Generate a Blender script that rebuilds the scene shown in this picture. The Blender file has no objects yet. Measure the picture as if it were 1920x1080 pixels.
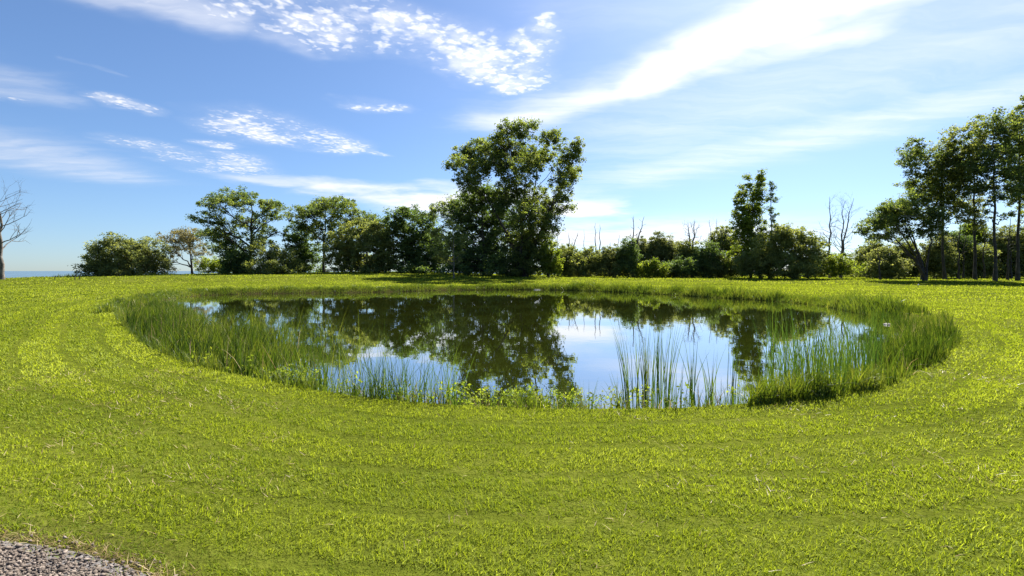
import bpy, math, numpy as np
R = math.radians
C = bpy.context.scene.collection
RS = np.random.RandomState
# ------------------------------------------------------------------ camera model: level camera at eye height
F, HOR, CX, EYE = 900.0, 508.0, 960.0, 1.6
WATER_Z = -0.25
LAKE_Z = -7.0

def sstep(a, b, x):
    t = np.clip((np.asarray(x, float) - a) / (b - a), 0, 1)
    return t * t * (3 - 2 * t)

def h0(x, y):
    """lawn before the pond is cut into it: rises gently to the back, with a low mound under the middle trees"""
    x = np.asarray(x, float); y = np.asarray(y, float)
    h = 0.06 * sstep(14, 45, y) + .4 * sstep(46, 68, y) + .33 * sstep(-30, -52, x) * sstep(32, 55, y)
    h = h + 0.98 * np.exp(-((x + 24) / 19) ** 2 / 2 - ((y - 90) / 21) ** 2 / 2)
    h = h + 0.018 * np.sin(x * .9 + y * .35) * np.sin(y * .7 - x * .2) * sstep(1, 5, np.hypot(x, y))
    return h

def unproject(px, py):
    u = (px - CX) / F; d = 20.0
    for _ in range(60):
        d = .5 * d + .5 * (EYE - float(h0(u * d, d))) * F / (py - HOR)
    return (u * d, d)

def catmull(P, n):
    P = np.array(P, float); N = len(P); out = []
    for i in range(N):
        a, b, c, e = P[i - 1], P[i], P[(i + 1) % N], P[(i + 2) % N]
        for t in np.linspace(0, 1, n, endpoint=False):
            out.append(.5 * ((2 * b) + (c - a) * t + (2 * a - 5 * b + 4 * c - e) * t * t + (3 * b - a - 3 * c + e) * t ** 3))
    return np.array(out)

LIP_PX = [(216, 582), (226, 607), (262, 642), (350, 682), (470, 710), (600, 735), (740, 752), (880, 762), (1010, 767), (1140, 769),
          (1270, 767), (1390, 760), (1520, 747), (1630, 730), (1725, 700), (1780, 668), (1799, 637), (1776, 608), (1715, 589),
          (1632, 576), (1554, 564), (1450, 555), (1320, 548.5), (1220, 543), (1100, 538.3), (990, 536.3), (850, 536.7), (695, 540), (565, 541.5), (473, 542.5),
          (361, 546), (300, 553), (250, 563)]
LIP = catmull([unproject(*p) for p in LIP_PX], 12)

def poly_sdf(P, Q):
    """signed distance of points Q (n,2) to the closed polygon P: negative inside"""
    A = P; B = np.roll(P, -1, 0); out = np.empty(len(Q))
    for s in range(0, len(Q), 4000):
        q = Q[s:s + 4000][:, None]
        ab = (B - A)[None]; ap = q - A[None]
        t = np.clip((ap * ab).sum(-1) / (ab * ab).sum(-1), 0, 1)
        d = np.sqrt(((ap - t[..., None] * ab) ** 2).sum(-1)).min(1)
        y0, y1 = A[None, :, 1], B[None, :, 1]
        c = ((y0 > q[..., 1]) != (y1 > q[..., 1])) & (q[..., 0] < (B - A)[None, :, 0] * (q[..., 1] - y0) / (y1 - y0 + 1e-12) + A[None, :, 0])
        out[s:s + 4000] = np.where(c.sum(1) % 2 == 1, -d, d)
    return out

GX0, GX1, GY0, GY1, GS = -34., 30., -4., 62., .2
_gx = np.arange(GX0, GX1 + GS, GS); _gy = np.arange(GY0, GY1 + GS, GS)
_G = poly_sdf(LIP, np.stack(np.meshgrid(_gx, _gy, indexing='ij'), -1).reshape(-1, 2)).reshape(len(_gx), len(_gy))

def sdf(x, y):
    fx = np.clip((np.asarray(x, float) - GX0) / GS, 0, len(_gx) - 1.001); fy = np.clip((np.asarray(y, float) - GY0) / GS, 0, len(_gy) - 1.001)
    i = fx.astype(int); j = fy.astype(int); a = fx - i; b = fy - j
    return (_G[i, j] * (1 - a) * (1 - b) + _G[i + 1, j] * a * (1 - b) + _G[i, j + 1] * (1 - a) * b + _G[i + 1, j + 1] * a * b)

BLUFF = np.array([(-400, 20), (-90, 50), (-70, 57), (-63, 66), (-60, 80), (-62, 108), (-30, 126), (10, 132), (50, 150), (120, 190), (300, 300), (1500, 1500)], float)

def bluff(x, y):
    """how far beyond the lake bluff a point lies (positive on the lake side)"""
    return np.asarray(y, float) - np.interp(x, [-400, -72, -66, -61, -58, -30, 10, 50, 120, 300, 1500], [18, 53, 58, 68, 112, 124, 132, 150, 190, 320, 1700])

def H(x, y):
    h = h0(x, y)
    s = -sdf(x, y)
    bank = np.where(s > 0, np.interp(s, [0, .1, .6, 2.0, 6], [0, .05, 1, 1.5, 2.2]), 0)
    depth = h - WATER_Z
    h = np.where(s > 0, h - np.minimum(bank, 1) * depth - np.maximum(bank - 1, 0) * .9, h)
    b = bluff(x, y)
    return np.where(b > 0, h - np.minimum(b * .9, 9.5), h)

# ------------------------------------------------------------------ mesh helpers
def mesh_obj(name, V, faces, mat, parent=None, tint=None, smooth=False, loc=None):
    """faces: list of (n,k) int arrays; tint: one float per face, same order"""
    me = bpy.data.meshes.new(name)
    V = np.asarray(V, np.float32)
    faces = [np.asarray(f, np.int32) for f in faces if len(f)]
    sizes = np.concatenate([np.full(len(f), f.shape[1], np.int32) for f in faces])
    loops = np.concatenate([f.ravel() for f in faces])
    me.vertices.add(len(V)); me.vertices.foreach_set('co', V.ravel())
    me.loops.add(len(loops)); me.loops.foreach_set('vertex_index', loops)
    me.polygons.add(len(sizes))
    me.polygons.foreach_set('loop_start', np.concatenate([[0], np.cumsum(sizes)[:-1]]).astype(np.int32))
    me.polygons.foreach_set('loop_total', sizes)
    if smooth: me.polygons.foreach_set('use_smooth', np.ones(len(sizes), bool))
    if tint is not None:
        a = me.attributes.new('tint', 'FLOAT', 'FACE'); a.data.foreach_set('value', np.asarray(tint, np.float32))
    me.update(calc_edges=True)
    me.materials.append(mat)
    o = bpy.data.objects.new(name, me); C.objects.link(o)
    if parent is not None: o.parent = parent
    if loc is not None: o.location = loc
    return o

def tag(o, label=None, cat=None, group=None, kind=None):
    if label: o['label'] = label
    if cat: o['category'] = cat
    if group: o['group'] = group
    if kind: o['kind'] = kind
    return o

def empty(name, loc):
    o = bpy.data.objects.new(name, None); C.objects.link(o); o.location = loc; o.empty_display_size = .3
    return o

class Tubes:
    def __init__(s): s.V = []; s.Q = []; s.n = 0
    def add(s, P, rad, sides=6):
        P = np.asarray(P, float); k = len(P)
        T = np.gradient(P, axis=0); T /= np.linalg.norm(T, axis=1)[:, None] + 1e-9
        ref = np.array([0, 0, 1.]) if abs(T[0, 2]) < .8 else np.array([1., 0, 0])
        A = np.cross(T, ref); A /= np.linalg.norm(A, axis=1)[:, None] + 1e-9; B = np.cross(T, A)
        an = np.linspace(0, 2 * np.pi, sides, endpoint=False)
        ring = (np.cos(an)[None, :, None] * A[:, None] + np.sin(an)[None, :, None] * B[:, None]) * np.asarray(rad, float)[:, None, None]
        s.V.append((P[:, None] + ring).reshape(-1, 3))
        i = np.arange(k - 1)[:, None] * sides + np.arange(sides)[None]; j = np.arange(k - 1)[:, None] * sides + (np.arange(sides)[None] + 1) % sides
        s.Q.append(np.stack([i, j, j + sides, i + sides], -1).reshape(-1, 4) + s.n)
        s.n += k * sides
    def build(s, name, mat, parent=None): return mesh_obj(name, np.concatenate(s.V), [np.concatenate(s.Q)], mat, parent, smooth=True)

def bez(a, b, c, n=7):
    t = np.linspace(0, 1, n)[:, None]
    return (1 - t) ** 2 * a + 2 * t * (1 - t) * b + t * t * c

def leaf_mesh(name, cent, rad, n, size, mat, parent, rng, flat=.75, up=.5, aspect=.62):
    """clusters of small leaf-shaped faces round the centres"""
    cent = np.asarray(cent); k = len(cent)
    idx = np.repeat(np.arange(k), n)
    g = rng.normal(0, .62, (len(idx), 3)); L = np.linalg.norm(g, axis=1, keepdims=True); g *= np.minimum(1, 1.7 / (L + 1e-9)); g[:, 2] *= flat
    p = cent[idx] + g * np.asarray(rad)[idx][:, None]
    nrm = rng.normal(0, 1, (len(idx), 3)); nrm[:, 2] += up * np.sign(nrm[:, 2]); nrm /= np.linalg.norm(nrm, axis=1)[:, None]
    t = np.cross(nrm, rng.normal(0, 1, (len(idx), 3))); t /= np.linalg.norm(t, axis=1)[:, None] + 1e-9
    b = np.cross(nrm, t)
    s = size * rng.uniform(.6, 1.35, (len(idx), 1))
    V = np.stack([p - t * s * .5, p + b * s * aspect * .5 + t * s * .05, p + t * s * .5, p - b * s * aspect * .5 + t * s * .05], 1).reshape(-1, 3)
    Q = np.arange(len(V)).reshape(-1, 4)
    ct = rng.uniform(0, 1, k)
    tint = np.clip(.6 * ct[idx] + .4 * rng.uniform(0, 1, len(idx)), 0, 1)
    return mesh_obj(name, V, [Q], mat, parent, tint)

def blades(name, x, y, z, length, width, az, lean, bend, mat, rng, seg=2, tint=None, parent=None, kind=None):
    """grass-like blades: root at (x,y,z), leaning towards az, tapering and bending over"""
    n = len(x); az = np.asarray(az); length = np.broadcast_to(length, n); width = np.broadcast_to(width, n)
    dirh = np.stack([np.cos(az), np.sin(az)], 1)
    fa = rng.uniform(0, 2 * np.pi, n)
    sx, sy = np.cos(fa) * width * .5, np.sin(fa) * width * .5
    rows = []
    cx, cy, cz = np.array(x, float), np.array(y, float), np.array(z, float)
    ang = np.broadcast_to(lean, n).astype(float).copy(); stp = length / seg
    for k in range(seg + 1):
        w = (1 - (k / seg) ** 1.6)
        if k < seg:
            rows.append(np.stack([cx - sx * w, cy - sy * w, cz], 1)); rows.append(np.stack([cx + sx * w, cy + sy * w, cz], 1))
        else:
            rows.append(np.stack([cx, cy, cz], 1))
        cx = cx + dirh[:, 0] * np.sin(ang) * stp; cy = cy + dirh[:, 1] * np.sin(ang) * stp; cz = cz + np.cos(ang) * stp
        ang = ang + np.broadcast_to(bend, n) / seg
    m = len(rows)
    V = np.stack(rows, 1).reshape(-1, 3)
    base = np.arange(n) * m
    fs = []; tn = []
    if tint is None: tint = rng.uniform(0, 1, n)
    for k in range(seg - 1):
        fs.append(np.stack([base + 2 * k, base + 2 * k + 1, base + 2 * k + 3, base + 2 * k + 2], 1)); tn.append(tint)
    q = 2 * (seg - 1)
    fs.append(np.stack([base + q, base + q + 1, base + q + 2], 1)); tn.append(tint)
    fq = [np.concatenate(fs[:-1])] if seg > 1 else []
    o = mesh_obj(name, V, fq + [fs[-1]], mat, parent, np.concatenate(tn))
    if kind: o['kind'] = kind
    return o

# ------------------------------------------------------------------ materials
class NT:
    def __init__(s, tree): s.t = tree; s.n = tree.nodes; s.l = tree.links
    def node(s, typ, **kw):
        n = s.n.new(typ)
        for k, v in kw.items(): setattr(n, k, v)
        return n
    def put(s, sock, v):
        if isinstance(v, bpy.types.NodeSocket): s.l.new(v, sock)
        elif v is not None: sock.default_value = v
    def math(s, op, a, b=None, c=None, clamp=False):
        n = s.node('ShaderNodeMath', operation=op, use_clamp=clamp)
        for i, v in enumerate((a, b, c)):
            if v is not None: s.put(n.inputs[i], v)
        return n.outputs[0]
    def vmath(s, op, a, b=None, scale=None):
        n = s.node('ShaderNodeVectorMath', operation=op)
        s.put(n.inputs[0], a)
        if b is not None: s.put(n.inputs[1], b)
        if scale is not None: s.put(n.inputs['Scale'], scale)
        return n.outputs['Value'] if op in ('DOT_PRODUCT', 'LENGTH', 'DISTANCE') else n.outputs[0]
    def noise(s, vec, scale, detail=3, rough=.55, dist=0, typ=None):
        n = s.node('ShaderNodeTexNoise')
        if vec is not None: s.l.new(vec, n.inputs['Vector'])
        s.put(n.inputs['Scale'], scale); s.put(n.inputs['Detail'], detail); s.put(n.inputs['Roughness'], rough); s.put(n.inputs['Distortion'], dist)
        return n.outputs
    def rng(s, v, a, b, c=0., d=1., smooth=True):
        n = s.node('ShaderNodeMapRange', interpolation_type='SMOOTHSTEP' if smooth else 'LINEAR')
        s.put(n.inputs[0], v); s.put(n.inputs[1], a); s.put(n.inputs[2], b); s.put(n.inputs[3], c); s.put(n.inputs[4], d)
        return n.outputs[0]
    def mix(s, f, a, b):
        n = s.node('ShaderNodeMix', data_type='RGBA')
        s.put(n.inputs[0], f); s.put(n.inputs[6], a); s.put(n.inputs[7], b)
        return n.outputs[2]
    def ramp(s, f, stops):
        n = s.node('ShaderNodeValToRGB'); e = n.color_ramp.elements
        while len(e) < len(stops): e.new(.5)
        for i, (p, c) in enumerate(stops): e[i].position = p; e[i].color = (*c, 1)
        s.put(n.inputs[0], f); return n.outputs[0]

def mat(name):
    m = bpy.data.materials.new(name); m.use_nodes = True; m.node_tree.nodes.clear()
    t = NT(m.node_tree); out = t.node('ShaderNodeOutputMaterial')
    return m, t, out

def leaf_mat(name, dark, mid, light, trans=.45, tmul=(1.25, 1.25, .5), rough=.5, gloss=.25):
    m, t, out = mat(name)
    at = t.node('ShaderNodeAttribute', attribute_name='tint')
    col = t.ramp(at.outputs['Fac'], [(0, dark), (.5, mid), (1, light)])
    p = t.node('ShaderNodeBsdfPrincipled'); t.put(p.inputs['Base Color'], col); p.inputs['Roughness'].default_value = rough
    p.inputs['Specular IOR Level'].default_value = gloss
    tr = t.node('ShaderNodeBsdfTranslucent')
    mc = t.node('ShaderNodeMix', data_type='RGBA', blend_type='MULTIPLY'); mc.inputs[0].default_value = 1
    t.put(mc.inputs[6], col); mc.inputs[7].default_value = (*tmul, 1); t.put(tr.inputs[0], mc.outputs[2])
    mx = t.node('ShaderNodeMixShader'); mx.inputs[0].default_value = trans
    t.l.new(p.outputs[0], mx.inputs[1]); t.l.new(tr.outputs[0], mx.inputs[2]); t.l.new(mx.outputs[0], out.inputs[0])
    return m

def bark_mat(name, a, b, scale=3):
    m, t, out = mat(name)
    g = t.node('ShaderNodeNewGeometry')
    n = t.noise(g.outputs['Position'], scale, 5, .65)
    p = t.node('ShaderNodeBsdfPrincipled'); t.put(p.inputs['Base Color'], t.mix(t.rng(n[0], .35, .65), (*a, 1), (*b, 1))); p.inputs['Roughness'].default_value = .9
    bp = t.node('ShaderNodeBump'); bp.inputs['Strength'].default_value = .5; bp.inputs['Distance'].default_value = .05
    t.l.new(n[0], bp.inputs['Height']); t.l.new(bp.outputs[0], p.inputs['Normal']); t.l.new(p.outputs[0], out.inputs[0])
    return m

M = {}
M['grass'] = leaf_mat('mown_grass', (.122, .175, .014), (.245, .3, .03), (.38, .43, .1), .5, (1.25, 1.2, .5), .65, .08)
M['straw'] = leaf_mat('dry_straw', (.16, .11, .05), (.28, .2, .09), (.42, .33, .17), .3, (1, 1, .9))
M['reed'] = leaf_mat('reed_leaf', (0.0203, 0.0404, 0.0091), (0.0466, 0.079, 0.0136), (0.1268, 0.1537, 0.0341), 0.5, (1.3, 1.25, .4), .6, .06)
M['cattail'] = leaf_mat('cattail_leaf', (0.0225, 0.045, 0.0125), (0.045, 0.0875, 0.02), (0.1125, 0.1562, 0.0312), 0.45, (1.2, 1.25, .5), .6, .06)
M['bank'] = leaf_mat('bank_grass', (.05, .085, .012), (.105, .15, .02), (.2, .22, .05), .45, (1.3, 1.25, .4), .45, .3)
M['cotton'] = leaf_mat('cottonwood_leaf', (0.0663, 0.0991, 0.0442), (0.1265, 0.1652, 0.0591), (0.2561, 0.2754, 0.0888), 0.5, (1.5, 1.5, .5), .6, .06)
M['dark'] = leaf_mat('dark_leaf', (0.054, 0.0835, 0.042), (0.1, 0.146, 0.0562), (0.2081, 0.2609, 0.0844), 0.42, (1.4, 1.5, .5), .6, .06)
M['oak'] = leaf_mat('locust_leaf', (0.0559, 0.0879, 0.0463), (0.1086, 0.15, 0.0619), (0.2327, 0.2586, 0.085), 0.5, (1.5, 1.5, .5), .6, .06)
M['olive'] = leaf_mat('willow_leaf', (0.1006, 0.1304, 0.0521), (0.171, 0.2066, 0.0783), (0.3019, 0.326, 0.1304), 0.48, (1.3, 1.2, .6), .6, .06)
M['pale'] = leaf_mat('pale_leaf', (0.1078, 0.1001, 0.0539), (0.1848, 0.1694, 0.0847), (0.2926, 0.2618, 0.1386), 0.45, (1.2, 1.15, .7), .6, .06)
M['light'] = leaf_mat('light_leaf', (0.0809, 0.1213, 0.0281), (0.1536, 0.2102, 0.04), (0.2749, 0.3072, 0.0701), 0.55, (1.4, 1.35, .4), .6, .06)
M['shrub'] = leaf_mat('shrub_leaf', (0.098, 0.1305, 0.0546), (0.1876, 0.2225, 0.0816), (0.3321, 0.3559, 0.1362), 0.5, (1.3, 1.25, .5), .6, .06)
M['bark'] = bark_mat('dark_bark', (.02, .016, .012), (.06, .05, .04))
M['greybark'] = bark_mat('grey_bark', (.07, .06, .05), (.17, .15, .13))
M['palebark'] = bark_mat('bleached_wood', (.2, .19, .17), (.38, .35, .31))
M['stone'] = bark_mat('pale_stone', (.22, .2, .18), (.42, .4, .36), 9)

def lawn_material():
    m, t, out = mat('lawn_ground')
    g = t.node('ShaderNodeNewGeometry'); pos = g.outputs['Position']
    big = t.noise(pos, .22, 4, .6)[0]; fine = t.noise(pos, 9, 4, .7)[0]
    col = t.ramp(t.math('ADD', t.math('MULTIPLY', big, .55), t.math('MULTIPLY', fine, .45)),
                 [(.3, (.03, .038, .006)), (.5, (.07, .084, .01)), (.7, (.122, .13, .024))])
    at = t.node('ShaderNodeAttribute', attribute_name='soil')
    soil = t.mix(t.noise(pos, 4, 4, .7)[0], (.02, .018, .008, 1), (.06, .048, .02, 1))
    col = t.mix(at.outputs['Fac'], col, soil)
    p = t.node('ShaderNodeBsdfPrincipled'); t.put(p.inputs['Base Color'], col); p.inputs['Roughness'].default_value = 1; p.inputs['Specular IOR Level'].default_value = 0
    bp = t.node('ShaderNodeBump'); bp.inputs['Strength'].default_value = .9; bp.inputs['Distance'].default_value = .06
    t.l.new(fine, bp.inputs['Height']); t.l.new(bp.outputs[0], p.inputs['Normal']); t.l.new(p.outputs[0], out.inputs[0])
    return m

def water_material(name, deep, f0, f1, scale, strength, rough):
    m, t, out = mat(name)
    g = t.node('ShaderNodeNewGeometry'); pos = g.outputs['Position']
    n1 = t.noise(pos, scale, 3, .5)[0]; n2 = t.noise(pos, scale * .17, 2, .5)[0]
    hgt = t.math('ADD', t.math('MULTIPLY', n1, .4), n2)
    bp = t.node('ShaderNodeBump'); bp.inputs['Strength'].default_value = strength; bp.inputs['Distance'].default_value = .05
    t.l.new(hgt, bp.inputs['Height'])
    gl = t.node('ShaderNodeBsdfGlossy'); gl.inputs['Roughness'].default_value = rough; gl.inputs['Color'].default_value = (.97, .98, 1, 1)
    t.l.new(bp.outputs[0], gl.inputs['Normal'])
    df = t.node('ShaderNodeBsdfDiffuse'); t.put(df.inputs[0], t.mix(t.rng(n2, .35, .7), (*deep, 1), tuple(c * 1.6 for c in deep) + (1,)))
    lw = t.node('ShaderNodeLayerWeight'); lw.inputs[0].default_value = .5
    fac = t.rng(lw.outputs['Facing'], .45, .97, f0, f1, False)
    mx = t.node('ShaderNodeMixShader'); t.l.new(fac, mx.inputs[0]); t.l.new(df.outputs[0], mx.inputs[1]); t.l.new(gl.outputs[0], mx.inputs[2])
    t.l.new(mx.outputs[0], out.inputs[0])
    return m
M['lawn'] = lawn_material()
M['pond'] = water_material('pond_water', (.02, .025, .003), .3, .92, 2.2, .05, .012)
M['lake'] = water_material('lake_water', (.05, .085, .12), .05, .22, .5, .5, .15)

def gravel_material():
    m, t, out = mat('gravel')
    g = t.node('ShaderNodeNewGeometry'); v = t.node('ShaderNodeTexVoronoi'); v.inputs['Scale'].default_value = 45
    t.l.new(g.outputs['Position'], v.inputs['Vector'])
    col = t.ramp(v.outputs['Color'], [(0, (.04, .035, .033)), (.5, (.1, .09, .085)), (1, (.2, .18, .17))])
    p = t.node('ShaderNodeBsdfPrincipled'); t.put(p.inputs['Base Color'], col); p.inputs['Roughness'].default_value = .9
    bp = t.node('ShaderNodeBump'); bp.inputs['Distance'].default_value = .01; t.l.new(v.outputs['Distance'], bp.inputs['Height']); bp.invert = True
    t.l.new(bp.outputs[0], p.inputs['Normal']); t.l.new(p.outputs[0], out.inputs[0]); return m
def pebble_material():
    m, t, out = mat('pebbles')
    at = t.node('ShaderNodeAttribute', attribute_name='tint')
    col = t.ramp(at.outputs['Fac'], [(0, (.055, .04, .03)), (.45, (.105, .08, .062)), (.8, (.15, .117, .093)), (1, (.24, .195, .16))])
    p = t.node('ShaderNodeBsdfPrincipled'); t.put(p.inputs['Base Color'], col); p.inputs['Roughness'].default_value = .85
    t.l.new(p.outputs[0], out.inputs[0]); return m
M['gravel'] = gravel_material(); M['pebble'] = pebble_material()
def plain(name, c, rough=.6, metal=0):
    m, t, out = mat(name); p = t.node('ShaderNodeBsdfPrincipled')
    n = t.noise(t.node('ShaderNodeNewGeometry').outputs['Position'], 6, 3)[0]
    t.put(p.inputs['Base Color'], t.mix(n, (*[k * .8 for k in c], 1), (*c, 1))); p.inputs['Roughness'].default_value = rough; p.inputs['Metallic'].default_value = metal
    t.l.new(p.outputs[0], out.inputs[0]); return m
M['cable'] = plain('bare_cable', (.5, .5, .48), .4); M['white'] = plain('white_plastic', (.8, .8, .78), .5)

# ------------------------------------------------------------------ ground, pond, lake, drive
GRAVEL = np.array([(-6.5, 1.0), (-6.2, 3.2), (-4.2, 2.95), (-3.1, 2.85), (-2.6, 2.76), (-2.3, 2.67), (-1.92, 2.52), (-1.62, 2.32), (-1.4, 1.9), (-1.2, 1.0)], float)
def gravel_sdf(x, y):
    q = np.stack([np.ravel(x), np.ravel(y)], 1).astype(float)
    return poly_sdf(GRAVEL, q).reshape(np.shape(x))

def ground():
    na = 960
    rr = [0.0, .4, .8]
    while rr[-1] < 2600: rr.append(rr[-1] + np.clip(rr[-1] * .019, .06, .22) if rr[-1] < 60 else rr[-1] * (1.02 if rr[-1] < 140 else 1.06))
    rr = np.array(rr)
    an = np.linspace(0, 2 * np.pi, na, endpoint=False)
    X = rr[:, None] * np.sin(an)[None]; Y = rr[:, None] * np.cos(an)[None]
    Z = H(X, Y)
    V = np.stack([X, Y, Z], -1).reshape(-1, 3)
    nr = len(rr); i = np.arange(1, nr - 1)[:, None] * na + np.arange(na)[None]; j = np.arange(1, nr - 1)[:, None] * na + (np.arange(na)[None] + 1) % na
    Q = np.stack([i, i + na, j + na, j], -1).reshape(-1, 4)
    k = np.arange(na); T = np.stack([np.zeros(na, int), k + na, (k + 1) % na + na], 1)
    o = mesh_obj('lawn', V, [Q, T], M['lawn'], smooth=True)
    s = -sdf(X, Y); soil = sstep(.1, .5, s) * (1 - .65 * sstep(1, 6, X) * sstep(14, 26, Y))
    gs = np.full(X.shape, 9.); near = (np.hypot(X, Y) < 9); gs[near] = gravel_sdf(X[near], Y[near])
    soil = np.maximum(soil, .8 * sstep(.35, -.05, gs))
    soil = np.maximum(soil, .7 * sstep(-1, 4, bluff(X, Y)))
    a = o.data.attributes.new('soil', 'FLOAT', 'POINT'); a.data.foreach_set('value', soil.ravel().astype(np.float32))
    tag(o, 'bright green mown lawn ringing the pond', 'lawn', kind='structure')
ground()

def sheet(name, P, z, mat_, label, cat):
    P = np.asarray(P); c = P.mean(0)
    V = np.concatenate([[[*c, z]], np.column_stack([P, np.full(len(P), z)])]); n = len(P); k = np.arange(n)
    o = mesh_obj(name, V, [np.stack([np.zeros(n, int), k + 1, (k + 1) % n + 1], 1)], mat_)
    return tag(o, label, cat, kind='structure')
sheet('pond_water', LIP, WATER_Z, M['pond'], 'still dark pond mirroring the trees and the sky', 'pond')
sheet('lake_water', [(-30000, -200), (-30000, 40000), (40000, 40000), (40000, 1500), (-40, 40), (-90, -200)], LAKE_Z, M['lake'], 'pale blue lake out to the horizon', 'lake')
GP = catmull(GRAVEL, 6)
g = sheet('gravel_driveway', GP, 0, M['gravel'], 'grey gravel drive at the corner of the lawn', 'driveway')
for v in g.data.vertices: v.co.z = float(H(v.co.x, v.co.y)) + .012

def pebbles():
    rng = RS(5); n = 26000
    x = rng.uniform(-4.2, -1.3, n * 3); y = rng.uniform(1.9, 3.2, n * 3)
    gs = gravel_sdf(x, y); keep = (gs < .1) & (rng.uniform(0, 1, len(x)) < np.clip(.12 - gs * 7, .03, 1)); x, y = x[keep][:n], y[keep][:n]
    base = np.array([(1, 0, 0), (-1, 0, 0), (0, 1, 0), (0, -1, 0), (0, 0, 1), (0, 0, -1)], float)
    fc = np.array([(0, 2, 4), (2, 1, 4), (1, 3, 4), (3, 0, 4), (2, 0, 5), (1, 2, 5), (3, 1, 5), (0, 3, 5)])
    m = len(x); s = np.exp(rng.normal(np.log(.0062), .42, m)); sc = rng.uniform(.7, 1.4, (m, 1, 3)) * s[:, None, None]; sc[..., 2] *= .7
    a = rng.uniform(0, 6.28, m); v = base[None] * sc + rng.normal(0, .2, (m, 6, 3)) * s[:, None, None]
    vx = v[..., 0] * np.cos(a)[:, None] - v[..., 1] * np.sin(a)[:, None]; vy = v[..., 0] * np.sin(a)[:, None] + v[..., 1] * np.cos(a)[:, None]
    V = np.stack([vx + x[:, None], vy + y[:, None], v[..., 2] + (H(x, y) + .013 + s * .3)[:, None]], -1).reshape(-1, 3)
    Fc = (fc[None] + (np.arange(m) * 6)[:, None, None]).reshape(-1, 3)
    o = mesh_obj('gravel_stones', V, [Fc], M['pebble'], tint=np.repeat(rng.uniform(0, 1, m), 8))
    tag(o, 'loose grey and buff stones of the gravel drive', 'gravel', kind='stuff')
pebbles()

# ------------------------------------------------------------------ lawn grass
def vnoise(x, y, s, seed):
    r = RS(seed); T = r.uniform(0, 1, (256, 256))
    fx = np.asarray(x) / s + 1000.37; fy = np.asarray(y) / s + 1000.71
    i = np.floor(fx).astype(int); j = np.floor(fy).astype(int); a = fx - i; b = fy - j; a = a * a * (3 - 2 * a); b = b * b * (3 - 2 * b)
    g = lambda p, q: T[p % 256, q % 256]
    return g(i, j) * (1 - a) * (1 - b) + g(i + 1, j) * a * (1 - b) + g(i, j + 1) * (1 - a) * b + g(i + 1, j + 1) * a * b

def lawn_grass():
    rng = RS(11)
    bands = [(.9, 1.9, 2500, .007, .05, 2), (1.9, 3.6, 10500, .0046, .05, 3), (3.6, 6, 6200, .0064, .05, 2), (6, 10, 2900, .0092, .052, 2), (10, 18, 1000, .016, .058, 2), (18, 34, 230, .033, .072, 1), (34, 62, 55, .066, .09, 1), (62, 115, 11, .14, .12, 1)]
    half0 = R(60)
    for bi, (r0, r1, den, w, L, seg) in enumerate(bands):
        half = R(78) if r1 <= 10 else R(66) if r1 <= 18 else half0
        n = int(den * half * (r1 * r1 - r0 * r0))
        r = np.sqrt(rng.uniform(r0 * r0, r1 * r1, n)); a = rng.uniform(-half, half, n)
        x, y = r * np.sin(a), r * np.cos(a)
        s = sdf(x, y); ok = (s > -.05) & (bluff(x, y) < 1)
        if r0 < 6: ok &= gravel_sdf(x, y) > rng.uniform(-.1, .16, n)
        cs = .05 + r0 * .006; cl = vnoise(x, y, cs, 12) * .6 + vnoise(x, y, cs * 2.3, 13) * .5; ok &= rng.uniform(0, 1, n) < (.38 + .72 * sstep(.3, .65, cl))
        x, y, s, cl = x[ok], y[ok], s[ok], cl[ok]; n = len(x)
        # the mower went round and round the pond: each lane lies the other way, with a scuffed line between lanes
        ph = (s + .3 * vnoise(x, y, 3, 4) + .09 * vnoise(x, y, .5, 5)) / .66
        lane = np.floor(ph).astype(int); fr = ph - lane; thin_ = (fr < .22) & (rng.uniform(0, 1, n) < .36 + .6 * vnoise(x, y, .8, 14)); length_k = np.where(thin_, .35, 1.)
        e = .2; gx = (sdf(x + e, y) - sdf(x - e, y)); gy = (sdf(x, y + e) - sdf(x, y - e))
        az = np.arctan2(gy, gx) + np.where(lane % 2 == 0, 1, -1) * np.pi / 2
        az = az + rng.normal(0, 1.5, n)
        patch = vnoise(x, y, 1.7, 7) * .5 + vnoise(x, y, .45, 8) * .3 + vnoise(x, y, 6, 9) * .35
        length = L * rng.uniform(.45, 1.25, n) * (.55 + .5 * patch + .35 * cl) * np.where(fr < .2, .8, 1) * length_k
        tint = np.clip(rng.normal(.4, .15, n) + (patch - .57) * .7 - .26 * (fr < .2) + np.where(lane % 2 == 0, .06, -.05), 0, 1)
        tint = np.where(rng.uniform(0, 1, n) < .025, rng.uniform(.8, 1, n), tint)
        o = blades('lawn_grass', x, y, H(x, y) - .004, length, w * rng.uniform(.7, 1.3, n), az, np.abs(rng.normal(.6, .4, n)), rng.normal(1.1, .7, n), M['grass'], rng, seg, tint)
        tag(o, 'short mown blades of the bright green lawn', 'grass', kind='stuff')
lawn_grass()

def straw():
    rng = RS(21); n = 24000
    x = rng.uniform(-4.2, -1.1, n); y = rng.uniform(1.9, 3.5, n); g = gravel_sdf(x, y)
    ok = np.abs(g - .04) < np.abs(rng.normal(0, .045, n)); x, y = x[ok], y[ok]; n = len(x)
    o = blades('dry_grass', x, y, H(x, y) + .008, rng.uniform(.04, .1, n), .004, rng.uniform(0, 6.28, n), rng.uniform(.8, 1.5, n), rng.uniform(0, .6, n), M['straw'], rng, 2)
    tag(o, 'dry straw coloured grass along the gravel edge', 'grass', kind='stuff')
straw()

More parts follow.
